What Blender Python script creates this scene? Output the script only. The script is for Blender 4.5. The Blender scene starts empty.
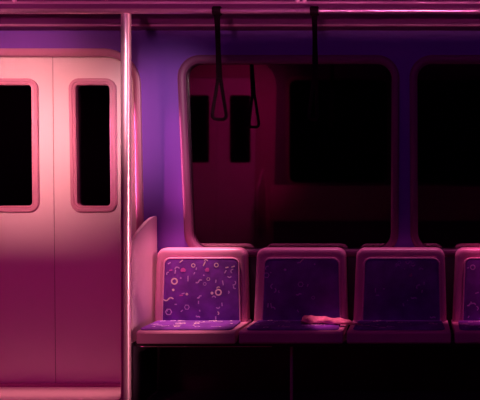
import bpy, bmesh, math, random
from mathutils import Vector
random.seed(7)
S = bpy.context.scene
C = S.collection
PI = math.pi

# ------------------------------------------------------------------ measures
F, CX, CY = 666.0, 415.0, 196.0          # focal length and principal point in pixels
D, ZC = 3.6, 1.04                        # camera distance from the wall foot, eye height
T = 0.05                                 # side walls lean inwards towards the ceiling
YO = -3.75                               # opposite wall foot

def P(px, row, y):                       # point on a plane of constant y -> X, z
    d = D + y
    return ((px - CX) * d / F, ZC - (row - CY) * d / F)

def W(px, row, off=0.0):                 # point on the leaning front wall -> X, z
    k = (row - CY) / F
    z = (ZC - k * (D - off)) / (1 - k * T)
    d = D - T * z - off
    return ((px - CX) * d / F, z)

def R(px, row):                          # what the window pane mirrors: X, z on the opposite wall
    d = Vector(((px - CX) / F, 1.0, (CY - row) / F)); c = Vector((0, -D, ZC))
    n = Vector((0, 1, T)).normalized()
    s = -(c.dot(n) + 0.02) / d.dot(n); h = c + d * s
    r = d - 2 * d.dot(n) * n
    # opposite wall: y = YO + T*z
    s = (YO + T * h.z - h.y) / (r.y - T * r.z)
    q = h + r * s
    return (q.x, q.z)

# ------------------------------------------------------------------ materials
def mat(name, col, rough=0.5, metal=0.0, spec=0.5, var=0.0, vscale=6.0, bump=0.0, bscale=200.0, coat=0.0, stretch=None):
    m = bpy.data.materials.new(name); m.use_nodes = True
    nt = m.node_tree; b = nt.nodes['Principled BSDF']
    b.inputs['Base Color'].default_value = (*col, 1)
    b.inputs['Roughness'].default_value = rough
    b.inputs['Metallic'].default_value = metal
    b.inputs['Specular IOR Level'].default_value = spec
    b.inputs['Coat Weight'].default_value = coat
    tc = nt.nodes.new('ShaderNodeTexCoord')
    src = tc.outputs['Object']
    if stretch:
        mp = nt.nodes.new('ShaderNodeMapping'); mp.inputs['Scale'].default_value = stretch
        nt.links.new(src, mp.inputs['Vector']); src = mp.outputs['Vector']
    if var:
        n = nt.nodes.new('ShaderNodeTexNoise'); n.inputs['Scale'].default_value = vscale; n.inputs['Detail'].default_value = 4
        nt.links.new(src, n.inputs['Vector'])
        r = nt.nodes.new('ShaderNodeValToRGB')
        r.color_ramp.elements[0].position = 0.3; r.color_ramp.elements[1].position = 0.7
        r.color_ramp.elements[0].color = (*[c * (1 - var) for c in col], 1)
        r.color_ramp.elements[1].color = (*[min(1, c * (1 + var)) for c in col], 1)
        nt.links.new(n.outputs['Fac'], r.inputs['Fac']); nt.links.new(r.outputs['Color'], b.inputs['Base Color'])
    if bump:
        n2 = nt.nodes.new('ShaderNodeTexNoise'); n2.inputs['Scale'].default_value = bscale
        nt.links.new(src, n2.inputs['Vector'])
        bp = nt.nodes.new('ShaderNodeBump'); bp.inputs['Strength'].default_value = bump; bp.inputs['Distance'].default_value = 0.002
        nt.links.new(n2.outputs['Fac'], bp.inputs['Height']); nt.links.new(bp.outputs['Normal'], b.inputs['Normal'])
    return m

def glass(name, tint, fac, rough=0.0):
    m = bpy.data.materials.new(name); m.use_nodes = True
    nt = m.node_tree; nt.nodes.remove(nt.nodes['Principled BSDF'])
    out = nt.nodes['Material Output']
    tr = nt.nodes.new('ShaderNodeBsdfTransparent'); tr.inputs['Color'].default_value = (*tint, 1)
    gl = nt.nodes.new('ShaderNodeBsdfGlossy'); gl.inputs['Roughness'].default_value = rough; gl.inputs['Color'].default_value = (1, .85, .9, 1)
    mx = nt.nodes.new('ShaderNodeMixShader'); mx.inputs['Fac'].default_value = fac
    nt.links.new(tr.outputs[0], mx.inputs[1]); nt.links.new(gl.outputs[0], mx.inputs[2]); nt.links.new(mx.outputs[0], out.inputs['Surface'])
    return m

M = {
    'wall':   mat('violet wall paint', (.21, .06, .55), .55, var=.06, vscale=3),
    'door':   mat('pale door panel', (.86, .80, .80), .42, var=.03, vscale=2, coat=.0),
    'dframe': mat('rose door frame', (.60, .26, .42), .4),
    'gasket': mat('rose window gasket', (.62, .32, .45), .4),
    'bezel':  mat('rose window frame', (.24, .06, .18), .5),
    'steel':  mat('brushed handrail steel', (.95, .58, .70), .30, metal=.5, var=.03, vscale=40),
    'rail':   mat('rose handrail steel', (.95, .50, .70), .22, metal=.7, var=.03, vscale=40),
    'lip':    mat('rose coving lip', (.60, .26, .44), .3, metal=.1, var=.03, vscale=40),
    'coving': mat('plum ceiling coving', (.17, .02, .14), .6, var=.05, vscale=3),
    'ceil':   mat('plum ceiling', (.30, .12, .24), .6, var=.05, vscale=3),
    'floor':  mat('dark rubber floor', (.05, .03, .05), .6, var=.3, vscale=60, bump=.2),
    'sill':   mat('brushed door threshold', (.85, .72, .72), .4, var=.06, vscale=30, stretch=(1, 12, 1)),
    'shell':  mat('rose moulded seat shell', (.82, .35, .54), .34, var=.05, vscale=8, coat=.15),
    'fabric': mat('violet seat fabric', (.20, .035, .42), .8, var=.30, vscale=14, bump=.4, bscale=900),
    'highlight':   mat('rose piping', (.85, .42, .62), .4, var=.1, vscale=60, coat=.3),  # colour of the highlight drawn round the cushion edge
    'pale':   mat('cream fabric motif', (.98, .80, .80), .8, var=.05, vscale=60),
    'lilac':  mat('lilac fabric motif', (.72, .45, .88), .8, var=.1, vscale=60),
    'pink':   mat('hot pink fabric motif', (.75, .13, .60), .8, var=.1, vscale=60),
    'panel':  mat('rose laminate end panel', (.84, .60, .68), .42, var=.03, vscale=4),
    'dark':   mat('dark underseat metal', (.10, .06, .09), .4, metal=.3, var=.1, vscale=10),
    'strap':  mat('dark webbing strap', (.015, .003, .010), .9, spec=.1, var=.2, vscale=80, bump=.3, bscale=400),
    'handle': mat('dark grip plastic', (.02, .006, .014), .85, spec=.1, var=.1, vscale=30),
    'scarf':  mat('rose knitted wool', (.92, .28, .40), .85, var=.3, vscale=45, bump=.8, bscale=260),
    'rubber': mat('black door rubber', (.10, .02, .05), .6, var=.1, vscale=20),
    'end':    mat('plum end wall', (.16, .07, .18), .6, var=.1, vscale=4),
    'kick_shade':   mat('dark kick panel', (.05, .025, .05), .5, var=.2, vscale=8),  # baseboard colour, also paints the shade behind and below the seats
    'pane':   glass('dark window glass', (.55, .45, .6), .17, .03),
    'dpane':  glass('dark door glass', (.55, .45, .6), .07, .03),
}

# ------------------------------------------------------------------ mesh helpers
def link(name, bm, m, parent=None, smooth=True, angle=40):
    bmesh.ops.remove_doubles(bm, verts=bm.verts, dist=1e-5)
    bmesh.ops.recalc_face_normals(bm, faces=bm.faces)
    me = bpy.data.meshes.new(name); bm.to_mesh(me); bm.free()
    for x in (m if isinstance(m, (list, tuple)) else [m]): me.materials.append(M[x])
    if smooth:
        me.shade_smooth()
        me.set_sharp_from_angle(angle=math.radians(angle))
    o = bpy.data.objects.new(name, me); C.objects.link(o)
    if parent:
        o.parent = parent
        o.matrix_parent_inverse.identity()
        o.location = (0, 0, 0)
        off = Vector(parent.get('_base', (0, 0, 0)))
        if off.length: me.transform(__import__('mathutils').Matrix.Translation(-off))
    return o

def tag(o, label=None, cat=None, group=None, kind=None):
    if label: o['label'] = label
    if cat: o['category'] = cat
    if group: o['group'] = group
    if kind: o['kind'] = kind
    return o

def empty(name, base=(0, 0, 0), **k):      # meshes of children are given in world space
    o = bpy.data.objects.new(name, None); C.objects.link(o); o.location = base; o['_base'] = base
    o.empty_display_size = .1
    return tag(o, **k)

def rpoly(pts, rad, n=7):                  # polygon with rounded corners; rad per corner
    out = []; N = len(pts)
    if not isinstance(rad, (list, tuple)): rad = [rad] * N
    for i, p in enumerate(pts):
        p = Vector(p); a = Vector(pts[i - 1]) - p; b = Vector(pts[(i + 1) % N]) - p
        r = rad[i]
        if r <= 0: out.append((p.x, p.y)); continue
        ang = a.angle(b); t = r / math.tan(ang / 2)
        t = min(t, a.length * .49, b.length * .49); r = t * math.tan(ang / 2)
        c = p + (a.normalized() + b.normalized()).normalized() * (r / math.sin(ang / 2))
        s = p + a.normalized() * t - c; e = p + b.normalized() * t - c
        da = s.angle_signed(e) if s.length and e.length else 0
        for k in range(n + 1):
            th = -da * k / n
            v = Vector((s.x * math.cos(th) - s.y * math.sin(th), s.x * math.sin(th) + s.y * math.cos(th)))
            out.append((c.x + v.x, c.y + v.y))
    return out

def offset(loop, u):                       # move a closed loop outwards by u
    N = len(loop); out = []
    area = sum(loop[i - 1][0] * loop[i][1] - loop[i][0] * loop[i - 1][1] for i in range(N))
    sg = 1 if area > 0 else -1
    for i in range(N):
        a = Vector(loop[i]) - Vector(loop[i - 1]); b = Vector(loop[(i + 1) % N]) - Vector(loop[i])
        na = Vector((a.y, -a.x)).normalized() * sg; nb = Vector((b.y, -b.x)).normalized() * sg
        n = na + nb
        n = n / max(.3, 1 + na.dot(nb)) if n.length > 1e-6 else na
        out.append((loop[i][0] + n.x * u, loop[i][1] + n.y * u))
    return out

def plate(outer, holes, off, thick, base=lambda z: -T * z, sgn=1, name=None):
    """flat slab with holes in X,z; front face 'off' in front of the leaning wall, slab goes back by thick"""
    bm = bmesh.new(); es = []
    for lp in [outer] + holes:
        vs = [bm.verts.new((x, 0, z)) for x, z in lp]
        es += [bm.edges.new((vs[i - 1], vs[i])) for i in range(len(vs))]
    bmesh.ops.triangle_fill(bm, edges=es, use_beauty=True, normal=(0, -1, 0))
    r = bmesh.ops.extrude_face_region(bm, geom=list(bm.faces))
    for v in r['geom']:
        if isinstance(v, bmesh.types.BMVert): v.co.y += thick
    for v in bm.verts: v.co.y = base(v.co.z) + sgn * (v.co.y - off)
    return bm

def sweep(loop, profile, base=lambda z: -T * z, sgn=1, bm=None):
    """closed profile of (outwards, towards room) carried round a closed loop in X,z"""
    bm = bm or bmesh.new()
    rings = []
    for u, v in profile:
        lp = offset(loop, u) if u else loop
        rings.append([bm.verts.new((x, base(z) - sgn * v, z)) for x, z in lp])
    N = len(loop)
    for k in range(len(rings)):
        a, b = rings[k - 1], rings[k]
        for i in range(N): bm.faces.new((a[i - 1], a[i], b[i], b[i - 1]))
    return bm

def loft(rings, cap=(True, True), bm=None, closed=True):
    bm = bm or bmesh.new()
    vs = [[bm.verts.new(p) for p in r] for r in rings]
    N = len(rings[0])
    for a, b in zip(vs, vs[1:]):
        for i in range(0 if closed else 1, N): bm.faces.new((a[i - 1], a[i], b[i], b[i - 1]))
    if cap[0]: bm.faces.new(vs[0][::-1])
    if cap[1]: bm.faces.new(vs[-1])
    return bm

def tube(path, r, n=14, bm=None, closed=False):
    bm = bm or bmesh.new(); path = [Vector(p) for p in path]; rings = []
    N = len(path); ref = None
    for i, p in enumerate(path):
        if closed: t = path[(i + 1) % N] - path[i - 1]
        else: t = path[min(i + 1, N - 1)] - path[max(i - 1, 0)]
        t.normalize()
        if ref is None: ref = Vector((0, 0, 1)) if abs(t.z) < .9 else Vector((1, 0, 0))
        a = ref - t * ref.dot(t); a.normalize(); ref = a; b = t.cross(a)
        rr = r[i] if isinstance(r, (list, tuple)) else r
        rings.append([p + (a * math.cos(2 * PI * k / n) + b * math.sin(2 * PI * k / n)) * rr for k in range(n)])
    if closed: rings.append(rings[0])
    return loft(rings, (not closed, not closed), bm)

def box(x0, x1, y0, y1, z0, z1, bev=0.0, bm=None, seg=2):
    b2 = bmesh.new(); bmesh.ops.create_cube(b2, size=1)
    for v in b2.verts: v.co = Vector(((x0 + x1) / 2 + v.co.x * (x1 - x0), (y0 + y1) / 2 + v.co.y * (y1 - y0), (z0 + z1) / 2 + v.co.z * (z1 - z0)))
    if bev: bmesh.ops.bevel(b2, geom=list(b2.edges), offset=bev, segments=seg, profile=.5, affect='EDGES')
    if bm is None: return b2
    me = bpy.data.meshes.new('t'); b2.to_mesh(me); b2.free(); bm.from_mesh(me); bpy.data.meshes.remove(me)
    return bm

def extrude_x(profile, x0, x1):            # closed y,z profile
    return loft([[(x, y, z) for y, z in profile] for x in (x0, x1)])

XL, XR, H = -3.3, 2.2, 2.12
ex, tx = -1.380, .008

# ------------------------------------------------------------------ setting
def struct(name, bm, m, parent=None, smooth=True):
    o = link(name, bm, m, parent, smooth)
    if not parent: o['kind'] = 'structure'
    return o

struct('floor', box(XL - .05, XR + .05, YO - .05, .06, -.06, 0), 'floor')
struct('ceiling', box(XL - .05, XR + .05, YO - .1, .0, H, H + .05), 'ceil')
struct('wall_left', box(XL - .05, XL, YO - .05, .0, 0, H), 'end')
struct('wall_right', box(XR, XR + .05, YO - .05, .0, 0, H), 'end')

# front wall with its openings
def quadW(x0t, x0b, x1t, x1b, r0, r1):
    return [W(x0t, r0), W(x1t, r0), W(x1b, r1), W(x0b, r1)]
zdo = W(60, 388)[1]
door_open = rpoly([W(-34, 54.5), W(134.5, 54.5), W(141.5, 388), W(-30, 388)], [.16, .16, 0.0, 0.0], 9)
# keep the opening's foot just above the floor plane
door_open = [(x, max(z, .012)) for x, z in door_open]
win1 = rpoly(quadW(183, 191, 394, 393, 61, 251), [.09, .09, .10, .10], 8)
win2 = rpoly(quadW(415, 416, 640, 640, 61, 251), [.09, .09, .10, .10], 8)
wall_out = [(XL, .0), (XR, .0), (XR, 2.0), (XL, 2.0)]
struct('wall_front', plate(wall_out, [door_open, win1, win2], 0, .03), 'wall', smooth=False)

# door frame (rose band round the opening)
def bead(w0, w1, h, n=5):
    """profile from -w0 (inside) to w1 (outside), rounded crown of height h"""
    pr = [(-w0, -.03), (-w0, h * .45)]
    for k in range(n + 1):
        a = PI - PI * k / n
        pr.append(((w1 - w0) / 2 + (w1 + w0) / 2 * .92 * math.cos(a), h * .45 + h * .55 * math.sin(a)))
    pr += [(w1, h * .45), (w1, -.001)]
    return pr
d1 = empty('door_1', (W(54, 388)[0], 0, 0), kind='structure')
struct('door_frame', sweep(door_open, [(-.008, -.03), (-.008, .004), (-.004, .010), (.004, .013), (.022, .014), (.029, .011), (.032, .0), (.032, -.001)]), 'dframe', d1)

def leaf(x0t, x0b, x1t, x1b, wx0, wx1, name='door_leaf'):
    V = lambda a, b: W(a, b, -.036)
    out = rpoly([V(x0t, 40), V(x1t, 40), V(x1b, 388), V(x0b, 388)], 0)
    out = [(x, max(z, .014)) for x, z in out]
    hole = rpoly([V(wx0, 84.5), V(wx1, 84.5), V(wx1 + 1, 206.5), V(wx0 + 2, 206.5)], .024, 5)
    lf = struct(name, plate(out, [hole], -.036, .03), 'door', d1, smooth=False)
    g = struct('window_frame', sweep(hole, [(-.004, -.066), (-.004, -.026), (.002, -.021), (.010, -.024), (.014, -.019), (.026, -.019), (.031, -.024), (.031, -.0365)]), 'gasket', lf)
    g.location = (0, 0, 0)
    p = struct('window_pane', plate(offset(hole, .006), [], -.052, .004), 'dpane', lf, smooth=False)
    return lf
def fixsub(o):   # sub-parts were built in world space while their part sits at the thing's base
    for c in o.children: c.data.transform(__import__('mathutils').Matrix.Translation(-Vector(d1['_base'])))
l1 = leaf(52.8, 56.0, 146, 150, 75.5, 111.0); fixsub(l1)
l2 = leaf(-40, -38, 52.2, 55.4, -11, 33); fixsub(l2)
# rubber meeting seam
struct('door_seal', plate([W(52.1, 50, -.036), W(52.9, 50, -.036), W(56.1, 387, -.036), W(55.3, 387, -.036)], [], -.0385, .02), 'rubber', d1, smooth=False)

# big side windows: frame and pane
for nm, lp in (('window_1', win1), ('window_2', win2)):
    b = [sum(p[0] for p in lp) / len(lp), 0, min(p[1] for p in lp)]
    w = empty(nm, b, kind='structure')
    struct('window_frame', sweep(lp, bead(.012, .030, .022, 8)), 'bezel', w)
    struct('window_pane', plate(offset(lp, .01), [], -.018, .004), 'pane', w, smooth=False)

# coving above the wall: soffit, lip, sloping face up to the ceiling
yl = -.16
zl = P(0, 27.5, yl)[1]
struct('part_prof_1', extrude_x([(-T * 1.9 + .01, zl), (yl, zl), (yl - .012, zl + .006), (yl - .015, zl + .02), (-.36, H), (-.05, H)], XL, XR), 'coving', smooth=False)
zt = P(0, 25.3, yl - .016)[1]
struct('part_prof_2', tube([(XL, yl - .016, zt), (XR, yl - .016, zt)], .0055, 12), 'lip')

# threshold plate and skirting
ys = -.26
th = [(-.03, 0), (-.03, .016), (-.10, .016), (ys + .02, .014), (ys, .004), (ys, 0)]
struct('part_prof_3', extrude_x(th, W(-40, 388)[0], P(122, 395, -.2)[0]), 'sill', smooth=False)
struct('baseboard_front', box(ex - .03, XR, -.045, -.005, 0, .30, .004), 'kick_shade')
struct('shade_trim', box(ex + tx + .001, XR, -.047, -.02, .30, .715, .003), 'kick_shade')  # added dark sheet, gives the wall behind the seats its shade

# opposite side of the car, seen only mirrored in the windows
ob = lambda z: YO + T * z
oz = lambda z: max(z, .012)
od = [R(176, 76), R(256, 76), R(256, 330), R(176, 330)]
od = rpoly([(x, max(.012, z)) for x, z in od], [.10, .10, 0, 0], 7)
ow = rpoly([R(287, 78), R(388, 78), R(388, 184), R(287, 184)], .08, 6)
ow2 = rpoly([R(408, 78), R(520, 78), R(520, 184), R(408, 184)], .08, 6)
struct('wall_opposite', plate([(XL, 0), (XR, 0), (XR, H - .002), (XL, H - .002)], [od, ow, ow2], 0, .03, base=ob, sgn=-1), 'end', smooth=False)
d2 = empty('door_2', (R(215, 300)[0], YO, 0), kind='structure')
def oleaf(px0, px1, wx0, wx1):
    out = [R(px0, 60), R(px1, 60), R(px1, 340), R(px0, 340)]
    out = [(x, min(H - .05, max(z, .014))) for x, z in out]
    hole = rpoly([R(wx0, 94), R(wx1, 94), R(wx1, 163), R(wx0, 163)], .03, 5)
    lf = struct('door_leaf', plate(out, [hole], -.036, .03, base=ob, sgn=-1), 'door', d2, smooth=False)
oleaf(170, 215, 184, 206); oleaf(215.6, 262, 226, 248)
struct('door_frame', sweep(od, [(-.01, -.03), (-.01, .014), (.20, .014), (.20, -.001)], base=ob, sgn=-1), 'dframe', d2, smooth=False)
for nm, lp in (('window_3', ow), ('window_4', ow2)):
    w = empty(nm, (sum(p[0] for p in lp) / len(lp), YO, .8), kind='structure')
    struct('window_frame', sweep(lp, bead(.01, .03, .02, 6), base=ob, sgn=-1), 'bezel', w)
xp = R(263, 190)[0]
part_prof = [(YO + .02, .30), (YO + .02, R(265, 168)[1]), (YO + .12, R(265, 170)[1]), (YO + .36, R(265, 186)[1]), (YO + .40, R(265, 205)[1]), (YO + .40, .30)]
struct('partition_opposite', extrude_x(part_prof, xp - .012, xp + .012), 'panel', smooth=False)  # end partition of the opposite seats
struct('part_prof_5', box(R(270, 185)[0], XR, YO + .02, YO + .14, .40, R(300, 185)[1], .03), 'shell')

# ------------------------------------------------------------------ seat end panel and pole
yp = -.40
PX = P(126, 200, yp)[0]
pole = empty('grab_pole', (PX, yp, 0), label='tall vertical steel grab pole in front of the pale double doors', cat='pole')
zr = P(0, 11, yp)[1]
rr = .0125
link('pole_tube', tube([(PX, yp, .0), (PX, yp, zr - rr - .002)], .0235, 28), 'steel', pole)
bm = loft([[(PX + r * math.cos(2 * PI * k / 28), yp + r * math.sin(2 * PI * k / 28), z) for k in range(28)] for r, z in ((.05, 0), (.05, .006), (.044, .012), (.026, .02), (.0236, .03))])
link('floor_flange', bm, 'steel', pole)

prof = [(-.045, .325), (-.055, P(157, 216, -.055)[1])]
for px, row in ((153, 217), (150, 218.5), (147, 221), (144, 224), (141, 227.5), (138, 231.5), (135, 236), (132.5, 240.5), (131, 244)):
    f = (157 - px) / 26.0
    y = -.055 - f * (abs(yp) - .055 - .028)
    prof.append((y, P(px, row, y)[1]))
prof += [(prof[-1][0], .325)]
yq = prof[-1][0]
bm = extrude_x(prof, ex - tx, ex + tx)
bmesh.ops.bevel(bm, geom=[e for e in bm.edges if abs(e.verts[0].co.x - e.verts[1].co.x) < 1e-6], offset=.004, segments=2, affect='EDGES')
ep = link('seat_end_panel', bm, 'panel')
link('shade_plate', box(ex - tx * .8, ex + tx * .8, yq + .024, -.05, .0, .325, .002), 'kick_shade', ep)  # dark plate added as the under-seat shade on the panel
tag(ep, 'pale pink upright end panel with sloping top beside the leftmost seat', 'panel')

# ------------------------------------------------------------------ seats
YB, YF = -.14, -.40
ZS = .389
def bx(px): return P(px, 300, YB)[0]
def bz(row): return P(0, row, YB)[1]
seat_w = 100 * (D + YB) / F
def outline(ins=0, top=248.3, bot=330):
    lp = rpoly([(bx(156.2), bz(top)), (bx(244.8), bz(top)), (bx(247.2), bz(bot)), (bx(152.6), bz(bot))], [.045, .045, .012, .012], 8)
    return offset(lp, -ins)
def coutline(ins=0):
    lp = rpoly([(bx(164.5), bz(257.8)), (bx(239.5), bz(257.8)), (bx(241.0), bz(322.8)), (bx(162.0), bz(322.8))], [.035, .035, .02, .02], 8)
    return offset(lp, -ins)

def R3(lp, y): return [(x, y, z) for x, z in lp]
def shell_mesh():
    bm = loft([R3(outline(.02), YB + .088), R3(outline(.006), YB + .082), R3(outline(.0), YB + .07), R3(outline(.0), YB + .022),
               R3(outline(.003), YB + .009), R3(outline(.010), YB + .002), R3(outline(.018), YB)], (True, False))
    # rim steps down to the pocket the pad sits in
    a = outline(.018); b = coutline(-.003)
    va = [v for v in bm.verts if abs(v.co.y - YB) < 1e-6]
    rest = loft([R3(a, YB), R3([((p[0] + q[0]) / 2, (p[1] + q[1]) / 2) for p, q in zip(a, b)], YB - .001), R3(b, YB + .001), R3(b, YB + .012)], (False, True))
    me = bpy.data.meshes.new('t'); rest.to_mesh(me); rest.free(); bm.from_mesh(me); bpy.data.meshes.remove(me)
    return bm
def puff(lp, y0, h, bm=None):
    return loft([R3(lp, y0 + .008), R3(lp, y0 - h * .35), R3(offset(lp, -.003), y0 - h * .7), R3(offset(lp, -.008), y0 - h * .93), R3(offset(lp, -.014), y0 - h)], (False, True), bm)

XM = (bx(154) + bx(246)) / 2
def sxf(px): return P(px, 331, YF)[0]
def pan_mesh(xmin=None):
    """seat base: flat top, rolled front lip"""
    x0, x1 = XM - seat_w / 2 + .010, XM + seat_w / 2 - .010
    if xmin: x0 = xmin
    pr = [(-.06, ZS - .03), (-.06, ZS - .004), (YF + .018, ZS - .001), (YF + .006, ZS - .003), (YF, ZS - .010), (YF, ZS - .052), (YF + .006, ZS - .060), (YF + .05, ZS - .060), (YF + .07, ZS - .03)]
    bm = loft([[(x, y, z) for y, z in pr] for x in (x0, x1)])
    es = [e for e in bm.edges if abs(e.verts[0].co.x - e.verts[1].co.x) < 1e-6]
    bmesh.ops.bevel(bm, geom=es, offset=.003, segments=2, affect='EDGES')
    return bm
def pad_loop(ins=0):
    lp = rpoly([(XM - .218, -.150), (XM + .218, -.150), (XM + .226, YF + .030), (XM - .226, YF + .030)], [.012, .012, .03, .03], 5)
    return offset(lp, -ins)
def pad_mesh(bm=None):
    z = ZS - .003
    Z = lambda lp, h: [(x, y, z + h) for x, y in lp]
    return loft([Z(pad_loop(.004), 0), Z(pad_loop(0), .005), Z(pad_loop(.001), .008), Z(pad_loop(.005), .0105), Z(pad_loop(.012), .012)], (False, True), bm)

# woven motifs are flat shapes inside the pad's own mesh
def ribbon(bm, pts, w, mi):
    v = []
    for i, p in enumerate(pts):
        t = Vector(pts[min(i + 1, len(pts) - 1)]) - Vector(pts[max(i - 1, 0)]); n = Vector((-t.y, t.x)).normalized() * w / 2
        v.append((Vector(p) + n, Vector(p) - n))
    return [[a0, a1, b1, b0] for (a0, a1), (b0, b1) in zip(v, v[1:])], mi
def ring(c, r, w, n=12):
    q = []
    for k in range(n):
        a, b = 2 * PI * k / n, 2 * PI * (k + 1) / n
        q.append([Vector((c[0] + rr_ * math.cos(t), c[1] + rr_ * math.sin(t))) for rr_, t in ((r, a), (r, b), (r - w, b), (r - w, a))])
    return q
def disc(c, r, n=8):
    return [[Vector((c[0] + r * math.cos(2 * PI * k / n), c[1] + r * math.sin(2 * PI * k / n))) for k in range(n)]]
u = (D + YB) / F    # one pixel on the backrest plane, metres
def motifs(lst, shift):
    """lst of (kind, x, row, size, mat) in seat pixels -> polygons in X,z"""
    out = []
    for kd, px, row, s, mi, *ex_ in lst:
        c = (bx(px) + shift, bz(row)); s *= u
        if kd == 'ring': out.append((ring(c, s, s * .42), mi))
        elif kd == 'hex': out.append((ring(c, s, s * .3, 6), mi))
        elif kd == 'dot': out.append((disc(c, s), mi))
        elif kd == 'blot': out.append(([[Vector((c[0] + s * (1 + .35 * math.sin(k * 2.3 + px)) * math.cos(2 * PI * k / 9), c[1] + s * (1 + .35 * math.sin(k * 1.7 + row)) * math.sin(2 * PI * k / 9))) for k in range(9)]], mi))
        elif kd == 'dash':
            a = math.radians(ex_[0]); d = Vector((math.cos(a), math.sin(a))) * s
            out.append(ribbon(None, [Vector(c) - d, Vector(c) + d], 1.1 * u, mi))
        elif kd == 'wave':
            a = math.radians(ex_[0]) if ex_ else 0
            pts = []
            for k in range(13):
                t = -1 + 2 * k / 12; x, z = t * s, math.sin(t * 3.6) * s * .22
                pts.append((c[0] + x * math.cos(a) - z * math.sin(a), c[1] + x * math.sin(a) + z * math.cos(a)))
            out.append(ribbon(None, pts, 1.3 * u, mi))
        elif kd == 'hook':
            a = math.radians(ex_[0]) if ex_ else 0
            pts = [(c[0] + s * math.cos(a + t), c[1] + s * math.sin(a + t)) for t in [k * .35 for k in range(9)]]
            out.append(ribbon(None, pts, 1.1 * u, mi))
    return out
def scatter(n, seed, dens=1.0):
    r = random.Random(seed); out = []
    for _ in range(n):
        x = r.uniform(167, 238); row = r.uniform(261, 320); k = r.random()
        mi = 2 if r.random() < .8 else 1
        if k < .18: out.append(('hex', x, row, r.uniform(1.4, 2.4), mi))
        elif k < .34: out.append(('dot', x, row, r.uniform(.5, .8), mi))
        elif k < .62: out.append(('dash', x, row, r.uniform(.8, 1.9), mi, r.uniform(0, 180)))
        elif k < .82: out.append(('hook', x, row, r.uniform(1., 2.), mi, r.uniform(0, 360)))
        else: out.append(('wave', x, row, r.uniform(2, 3.2), mi, r.uniform(-40, 40)))
    return out
seat1 = [('ring', 175.2, 281, 3.5, 1), ('ring', 194, 265.2, 2.2, 1), ('ring', 217, 264.8, 2.4, 1), ('ring', 219, 292, 3.5, 1),
         ('hex', 169.4, 311.5, 3.6, 2), ('hex', 187.6, 306.8, 2.8, 2), ('hex', 205.4, 283.6, 1.8, 2), ('dot', 174, 289.6, 1.3, 1), ('dot', 187.6, 293.8, 1.4, 1), ('dot', 212.6, 292.8, 1.5, 1),
         ('wave', 169.2, 298.8, 5, 1, 10), ('wave', 199.5, 281, 3.4, 2, 25), ('dash', 188.7, 278.3, 2.8, 2, 90), ('dash', 176, 271.5, 2, 2, 80), ('hook', 178, 269, 2.2, 2, 20),
         ('blot', 183.5, 269.8, 2.4, 3), ('blot', 207.5, 269.8, 2.3, 3), ('dash', 182, 261, 2.0, 1, 40), ('dash', 205, 263.5, 2.6, 1, 65), ('hook', 206.5, 261, 1.6, 1, 0),
         ('dash', 171.5, 270, 1.6, 3, 10), ('hook', 169, 273.5, 1.5, 2, 60), ('dash', 170, 263, 1.6, 2, 30), ('dash', 227.5, 267.2, 1.6, 1, 10), ('dash', 233.6, 266.4, 1.8, 1, 20),
         ('hook', 233.5, 271, 2, 2, 80), ('dash', 226, 271.5, 1.8, 2, 60), ('hook', 230, 275.5, 1.7, 2, 190), ('dash', 223.5, 282.5, 2.4, 2, 100), ('hook', 234, 282.5, 2.2, 2, 250),
         ('wave', 200, 296.5, 2.4, 2, 30), ('dash', 199.2, 302, 1.6, 2, 90), ('hook', 214.5, 297.5, 1.7, 2, 0), ('hook', 218.6, 306.4, 1.6, 2, 200), ('dash', 222.6, 304, 1.8, 2, 95),
         ('dash', 216.4, 317.5, 1.7, 2, 90), ('dash', 182, 295, 1.8, 3, 0), ('dash', 195, 273, 1.2, 2, 60), ('dot', 181.5, 277.8, .9, 2), ('dash', 197, 268.5, 1.2, 2, 80),
         ('dash', 182.5, 310.5, 1.3, 2, 40), ('hook', 219, 288, 1.4, 1, 30), ('dot', 204.5, 275, .8, 2), ('dash', 216.5, 281, 1.6, 2, 85), ('dash', 176.5, 304, 1.2, 2, 0)]
seat2 = [('hex', 167 + 0, 275, 3, 2), ('dot', 185.5, 269.5, 1.4, 2), ('hex', 201, 284, 3, 2), ('hook', 173.5, 286, 2.2, 2, 90), ('hook', 174.5, 290, 2, 2, 270), ('dash', 168.5, 305, 2.2, 2, 85), ('dash', 171.6, 305, 2.2, 2, 100),
         ('dash', 202, 260.5, 2.8, 1, 45), ('dash', 199, 262.5, 1.6, 2, 10), ('hook', 168, 268, 2, 2, 60), ('dash', 208, 285, 1.4, 2, 70), ('dot', 215, 264, .8, 2)]
seat3 = [('hook', 198, 266.5, 1.8, 2, 30), ('dash', 196, 264, 1.4, 2, 45), ('wave', 209, 262.5, 2.6, 2, 20), ('hook', 213, 264, 1.8, 2, 200), ('dot', 206, 262, .9, 1), ('hook', 219, 287, 2.4, 2, 60), ('dash', 224, 283, 1.6, 2, 90), ('dash', 222, 291, 1.5, 2, 80),
         ('dot', 184, 288.5, .9, 2), ('dash', 175.5, 290, 2.2, 2, 90), ('dash', 177.5, 295, 1.5, 2, 0), ('blot', 211, 275, 1.6, 3), ('hook', 221, 270, 2, 2, 10)]
seat4 = [('ring', 172.6, 267, 2.9, 2), ('wave', 173, 303, 3, 2, -30), ('hook', 176, 308, 2, 2, 290), ('dash', 181, 279, 1.8, 2, 60), ('hex', 190, 290, 2.6, 2), ('ring', 205, 272, 2.6, 2), ('wave', 214, 296, 3.4, 2, 10), ('hex', 226, 281, 2.4, 2)]
lists = [seat1 + scatter(8, 3), seat2 + scatter(6, 11), seat3 + scatter(6, 23), seat4 + scatter(10, 31)]
padspots = [(26, 5), (22, 6), (20, 8), (24, 9)]

def add_polys(bm, polys, fn):
    for quads, mi in polys:
        for q in quads:
            try:
                f = bm.faces.new([bm.verts.new(fn(p)) for p in q]); f.material_index = mi
            except ValueError: pass

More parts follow.
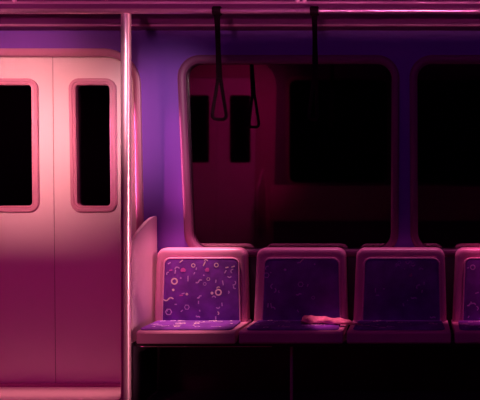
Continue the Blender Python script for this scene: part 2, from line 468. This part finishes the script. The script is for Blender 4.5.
FM = ['fabric', 'pale', 'lilac', 'pink']
def fabric_link(name, bm, parent, n_base):
    me = bpy.data.meshes.new(name)
    bm.normal_update(); bm.to_mesh(me); bm.free()
    for x in FM: me.materials.append(M[x])
    me.shade_smooth(); me.set_sharp_from_angle(angle=math.radians(50))
    o = bpy.data.objects.new(name, me); C.objects.link(o); o.parent = parent
    return o

labels = ['leftmost seat, brightly lit, purple pads dotted with pale rings, against the end panel',
          'second seat from the left, pink shell, thick end of the rolled scarf on it',
          'third seat from the left, in deep shadow, below the pillar between the windows',
          'rightmost seat, cut off by the photo edge, below the second window']
base0 = (XM, YB, 0)
def place(me_bm_obj): me_bm_obj.data.transform(__import__('mathutils').Matrix.Translation((-XM, 0, 0)))
proto_shell = proto_pan = None
seats = []
for i in range(4):
    dx = i * seat_w
    root = empty('train_seat', (XM + dx, 0, 0), label=labels[i], cat='seat', group='row of moulded train seats below the windows')
    if i == 0:
        proto_shell = link('backrest_shell', shell_mesh(), 'shell', root, angle=35)
        link('seat_base', pan_mesh(-1.340), 'shell', root, angle=35)
    else:
        c = proto_shell.copy(); C.objects.link(c); c.parent = root
        if i == 1: proto_pan = link('seat_base', pan_mesh(), 'shell', root, angle=35); proto_pan.data.transform(__import__('mathutils').Matrix.Translation((dx, 0, 0)))
        else: c = proto_pan.copy(); C.objects.link(c); c.parent = root
    # backrest pad
    bm = puff(coutline(.0), YB + .003, .013)
    bmesh.ops.recalc_face_normals(bm, faces=bm.faces)
    yf = YB + .003 - .013 - .0012
    add_polys(bm, motifs(lists[i], 0), lambda p: (p.x, yf, p.y))
    o = fabric_link('backrest_cushion', bm, root, 0); place(o)
    pp = tube(R3(coutline(.002), YB - .006), .0048, 8, closed=True)
    pp_o = link('rim_highlight', pp, 'highlight', o)  # added tube, draws the highlight along the cushion's top edge
    place(pp_o)
    # seat pad
    bm = pad_mesh(); bmesh.ops.recalc_face_normals(bm, faces=bm.faces)
    n, sd = padspots[i]; r = random.Random(sd); zt_ = ZS - .003 + .012 + .0008
    polys = []
    for _ in range(n):
        c = (XM + r.uniform(-.20, .20), r.uniform(YF + .05, -.165)); k = r.random(); mi = 1 if r.random() < .45 else 2
        if k < .3: polys.append((ring(c, .014, .006), mi))
        elif k < .5: polys.append((disc(c, .006), mi))
        elif k < .8:
            a = r.uniform(-.7, .7); d = Vector((math.cos(a), math.sin(a))) * r.uniform(.01, .024); polys.append(ribbon(None, [Vector(c) - d, Vector(c) + d], .008, mi))
        else: polys.append(ribbon(None, [(c[0] + t * .02, c[1] + math.sin(t * 3.4) * .006) for t in [-1, -.6, -.2, .2, .6, 1]], .007, mi))
    add_polys(bm, polys, lambda p: (p.x, p.y, zt_))
    o = fabric_link('seat_cushion', bm, root, 0); place(o)
    seats.append(root)

# support beam under the seats
xb0, xb1 = XM - seat_w / 2 + .01, XM + 3.5 * seat_w
beam = empty('seat_support_beam', (xb0, -.3, 0), label='dark support beam running beneath the whole row of seats', cat='beam')
zb = P(0, 347, -.35)[1]
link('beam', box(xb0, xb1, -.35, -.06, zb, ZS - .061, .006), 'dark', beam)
link('edge_highlight', tube([(xb0 + .03, -.351, zb + .002), (P(272, 347, -.35)[0], -.351, zb + .002)], .0022, 8), 'steel', beam)  # added pale line, draws the highlight on the beam's lower edge
lx, lz0 = P(291.5, 367, -.3)
link('leg', tube([(lx, -.3, .0), (lx, -.3, zb + .01)], .0085, 14), 'lip', beam)  # light on this leg is put into its paler colour
lx2 = lx + 2 * seat_w
link('leg', tube([(lx2, -.3, .0), (lx2, -.3, zb + .01)], .0085, 14), 'dark', beam)

# ------------------------------------------------------------------ rails and straps
g = empty('grab_rail', (0, yp, zr), label='thick pink steel rail overhead from which the two straps hang', cat='rail')
link('rail_tube', tube([(XL, yp, zr), (XR, yp, zr)], rr, 20), 'rail', g)
y2 = -.56
z2 = P(0, 2.6, y2)[1]
g2 = empty('ceiling_rail', (0, y2, z2), label='thin upper steel rail with brackets at the top edge of the photo', cat='rail')
link('rail_tube', tube([(XL, y2, z2), (XR, y2, z2)], .0055, 16), 'lip', g2)
for pxs in ((14.5,), (297.5, 304.5)):
    bm = bmesh.new()
    for px in pxs:
        X = P(px, 2, y2)[0]
        tube([(X, y2, z2 + .0), (X, y2, H)], [.007, .007], 12, bm)
        loft([[(X + r * math.cos(2 * PI * k / 14), y2 + r * math.sin(2 * PI * k / 14), z) for k in range(14)] for r, z in ((.008, z2 + .004), (.010, z2 + .008), (.0075, z2 + .02))], bm=bm)
    link('bracket', bm, 'steel', g2)

def strap(name, px, label, ang, lean, hrow0, hrow1, half, tilt):
    X = P(px, 11, yp)[0]
    zt = zr
    zh = P(0, hrow0, yp)[1]; zb_ = P(0, hrow1, yp)[1]
    root = empty(name, (X, yp, zr), label=label, cat='strap', group='hanging grab straps')
    # collar gripping the rail
    n = 20
    wd = .020
    bm = bmesh.new()
    loft([[(X + x, yp + r * math.cos(2 * PI * k / n), zr + r * math.sin(2 * PI * k / n)) for k in range(n)] for x, r in ((-wd, rr + .001), (-wd, rr + .008), (-wd + .004, rr + .010), (wd - .004, rr + .010), (wd, rr + .008), (wd, rr + .001))], (False, False), bm)
    link('collar', bm, 'handle', root)
    # webbing band, slightly twisted where the handle turns
    rows = []
    N = 14
    for i in range(N + 1):
        t = i / N; z = zr - rr - .004 + (zh - .004 - (zr - rr - .004)) * t
        x = X + lean * t; a = ang * t * t
        w = .0145 - .003 * math.sin(PI * min(1, t * 1.2)); h = .003
        c, s = math.cos(a), math.sin(a)
        rows.append([(x + dx * c - dy * s, yp + dx * s + dy * c, z) for dx, dy in ((-w, -h), (w, -h), (w, h), (-w, h))])
    link('strap_band', loft(rows), 'strap', root, angle=60)
    # triangular grip
    tri = rpoly([(-.006, 0), (.006, 0), (half, zb_ - zh), (-half, zb_ - zh)], [.005, .005, .020, .020], 6)
    c, s = math.cos(ang), math.sin(ang)
    path = [(X + lean + a * c + tilt * b, yp + a * s, zh + b + .008) for a, b in tri]
    link('grip', tube(path, .0082, 10, closed=True), 'handle', root)
strap('hanging_strap', 217.0, 'dark hanging strap with triangular grip nearer the doors, left of the two', 0.35, .011, 81, 121, .036, 0.0)
strap('hanging_strap', 314.5, 'dark hanging strap with its grip turned edge-on, right of the two', 1.15, .004, 73, 121, .038, .05)

# ------------------------------------------------------------------ scarf lying over the gap between two seats
n, L = 16, 40
rngs = []
rs = random.Random(5)
ph = [rs.uniform(0, 6) for _ in range(6)]
def scarf_pt(t):
    px = 301 + 53 * t; row = 318.3 + 3.2 * t + .6 * math.sin(t * 7)
    y = -.27 + .015 * math.sin(t * 4 + .5)
    X = P(px, row, y)[0]
    return X, y
zpad = ZS - .003 + .012
for i in range(L + 1):
    t = i / L
    X, y = scarf_pt(t)
    r = .0215 * (1 - .36 * t) * (1 + .06 * math.sin(t * 23 + ph[0]))
    if t < .06: r *= math.sqrt(max(.02, 1 - ((.06 - t) / .06) ** 2))
    if t > .93: r *= max(.25, 1 - (t - .93) / .07 * .75)
    ring_ = []
    for k in range(n):
        a = 2 * PI * k / n
        q = r * (1 + .13 * math.sin(3 * a + t * 16 + ph[1]) + .07 * math.sin(5 * a - t * 31 + ph[2]))
        ring_.append((X, y + q * 1.35 * math.cos(a), zpad + r * .88 + q * .92 * math.sin(a) + .006 * (1 - t)))
    rngs.append([(p[0], p[1], max(p[2], zpad + .001)) for p in ring_])
sc_o = empty('rolled_scarf', (scarf_pt(.5)[0], -.27, zpad), label='small crumpled pink-red rolled scarf lying across the second and third seats', cat='scarf')
link('scarf_roll', loft(rngs), 'scarf', sc_o, angle=70)
bm = bmesh.new()
Xe, ye = scarf_pt(1.0)
for k in range(7):
    yy = ye - .012 + .004 * k
    tube([(Xe - .008, yy, zpad + .007), (Xe + .012 + .004 * rs.random(), yy + rs.uniform(-.003, .003), zpad + .006), (Xe + .026 + .01 * rs.random(), yy + rs.uniform(-.006, .006), zpad + .003)], [.0022, .0018, .0012], 6, bm)
link('fringe', bm, 'scarf', sc_o)

for o in list(bpy.data.objects):
    if '_base' in o: del o['_base']

# ------------------------------------------------------------------ light
def spot(loc, to, col, e, size, blend=.6, rad=.08):
    l = bpy.data.lights.new('spot', 'SPOT'); l.energy = e; l.color = col; l.spot_size = math.radians(size); l.spot_blend = blend; l.shadow_soft_size = rad
    o = bpy.data.objects.new('spot_light', l); C.objects.link(o); o.location = loc
    o.rotation_euler = (Vector(to) - Vector(loc)).to_track_quat('-Z', 'Y').to_euler(); return o
def area(loc, to, col, e, sx, sy, spread=180):
    l = bpy.data.lights.new('area', 'AREA'); l.energy = e; l.color = col; l.shape = 'RECTANGLE'; l.size = sx; l.size_y = sy; l.spread = math.radians(spread)
    o = bpy.data.objects.new('area_light', l); C.objects.link(o); o.location = loc
    o.rotation_euler = (Vector(to) - Vector(loc)).to_track_quat('-Z', 'Y').to_euler(); return o

#LIGHTS
area((-2.1, -2.4, 1.80), (-2.1, 0, 1.37), (1, .33, .35), 3.9, .7, .05, 30)                # upper doors
spot((-2.2, -2.6, 1.9), (-2.1, 0, .22), (1, .02, .32), 50, 42, .9, .15)                # lower doors
area((-2.13, -.27, 1.95), (-2.13, -.145, 0), (1, .28, .33), .36, 1.25, .03, 8)            # threshold
area((-.50, -.15, 1.91), (-.50, -.108, .77), (1, .24, .54), .30, 1.9, .02, 8)           # tops of the seats
spot((-1.20, -.30, 2.0), (-1.14, -.15, .65), (1, .40, .46), 165, 26, .9, .04)          # first seat
area((-.5, -3.3, 1.5), (-.5, -.4, 2.02), (1, .28, .55), 1.9, 5.2, .03, 8)               # along the rails
area((-.2, -2.2, 2.06), (-.2, 0, .6), (.62, .02, 1), 1.6, 3.0, .10)                     # gloom
spot((.45, -.30, 2.0), (.40, -.12, .7), (1, .14, .38), 70, 18, .9, .05)               # far seat
area((-3.1, -.26, 1.27), (-1.2, -.04, 1.22), (1, .14, .42), .5, .02, .5, 6)             # grazing; added to brighten the window frame's left edge
spot((-1.1, -2.0, 2.05), (-2.0, YO, 1.35), (1, .01, .285), 72, 60, .9, .12)             # opposite doors
area((1.6, -1.0, 1.0), (-1.39, -.4, 1.0), (1, .38, .46), .45, .03, 1.9, 5)              # upright strip: glint on the pole
spot((-.85, -2.0, 1.95), (-1.34, -.05, 1.42), (1, .60, .66), 120, 25, 1, .10)          # wall between doors and window
spot((-.05, -.95, 2.06), (-.43, -.27, .41), (1, .25, .45), 150, 8, 1, .02)              # scarf
spot((-.9, -1.7, 1.35), (-1.16, -.14, .60), (1, .22, .45), 9, 18, 1, .08)            # first seat, front
spot((.0, -.80, 1.25), (-1.37, -.19, .66), (1, .26, .42), 50, 17, 1, .03)             # end panel
spot((-2.25, -2.6, 1.55), (-2.1, -.3, 2.02), (1, .36, .52), 60, 20, 1, .05)             # left end of the rails
#END

w = bpy.data.worlds.new('dark'); S.world = w; w.use_nodes = True
w.node_tree.nodes['Background'].inputs['Color'].default_value = (.25, .0, .35, 1)
w.node_tree.nodes['Background'].inputs['Strength'].default_value = 0.0008

cam = bpy.data.cameras.new('camera'); co = bpy.data.objects.new('camera', cam); C.objects.link(co)
co.location = (0, -D, ZC); co.rotation_euler = (PI / 2, 0, 0)
cam.sensor_width = 36; cam.sensor_fit = 'HORIZONTAL'; cam.lens = F / 480 * 36
cam.shift_x = (240 - CX) / 480; cam.shift_y = (CY - 200) / 480
cam.clip_start = .02
S.camera = co
S.view_settings.view_transform = 'Standard'
S.view_settings.look = 'None'
S.view_settings.exposure = 0; S.view_settings.gamma = 1
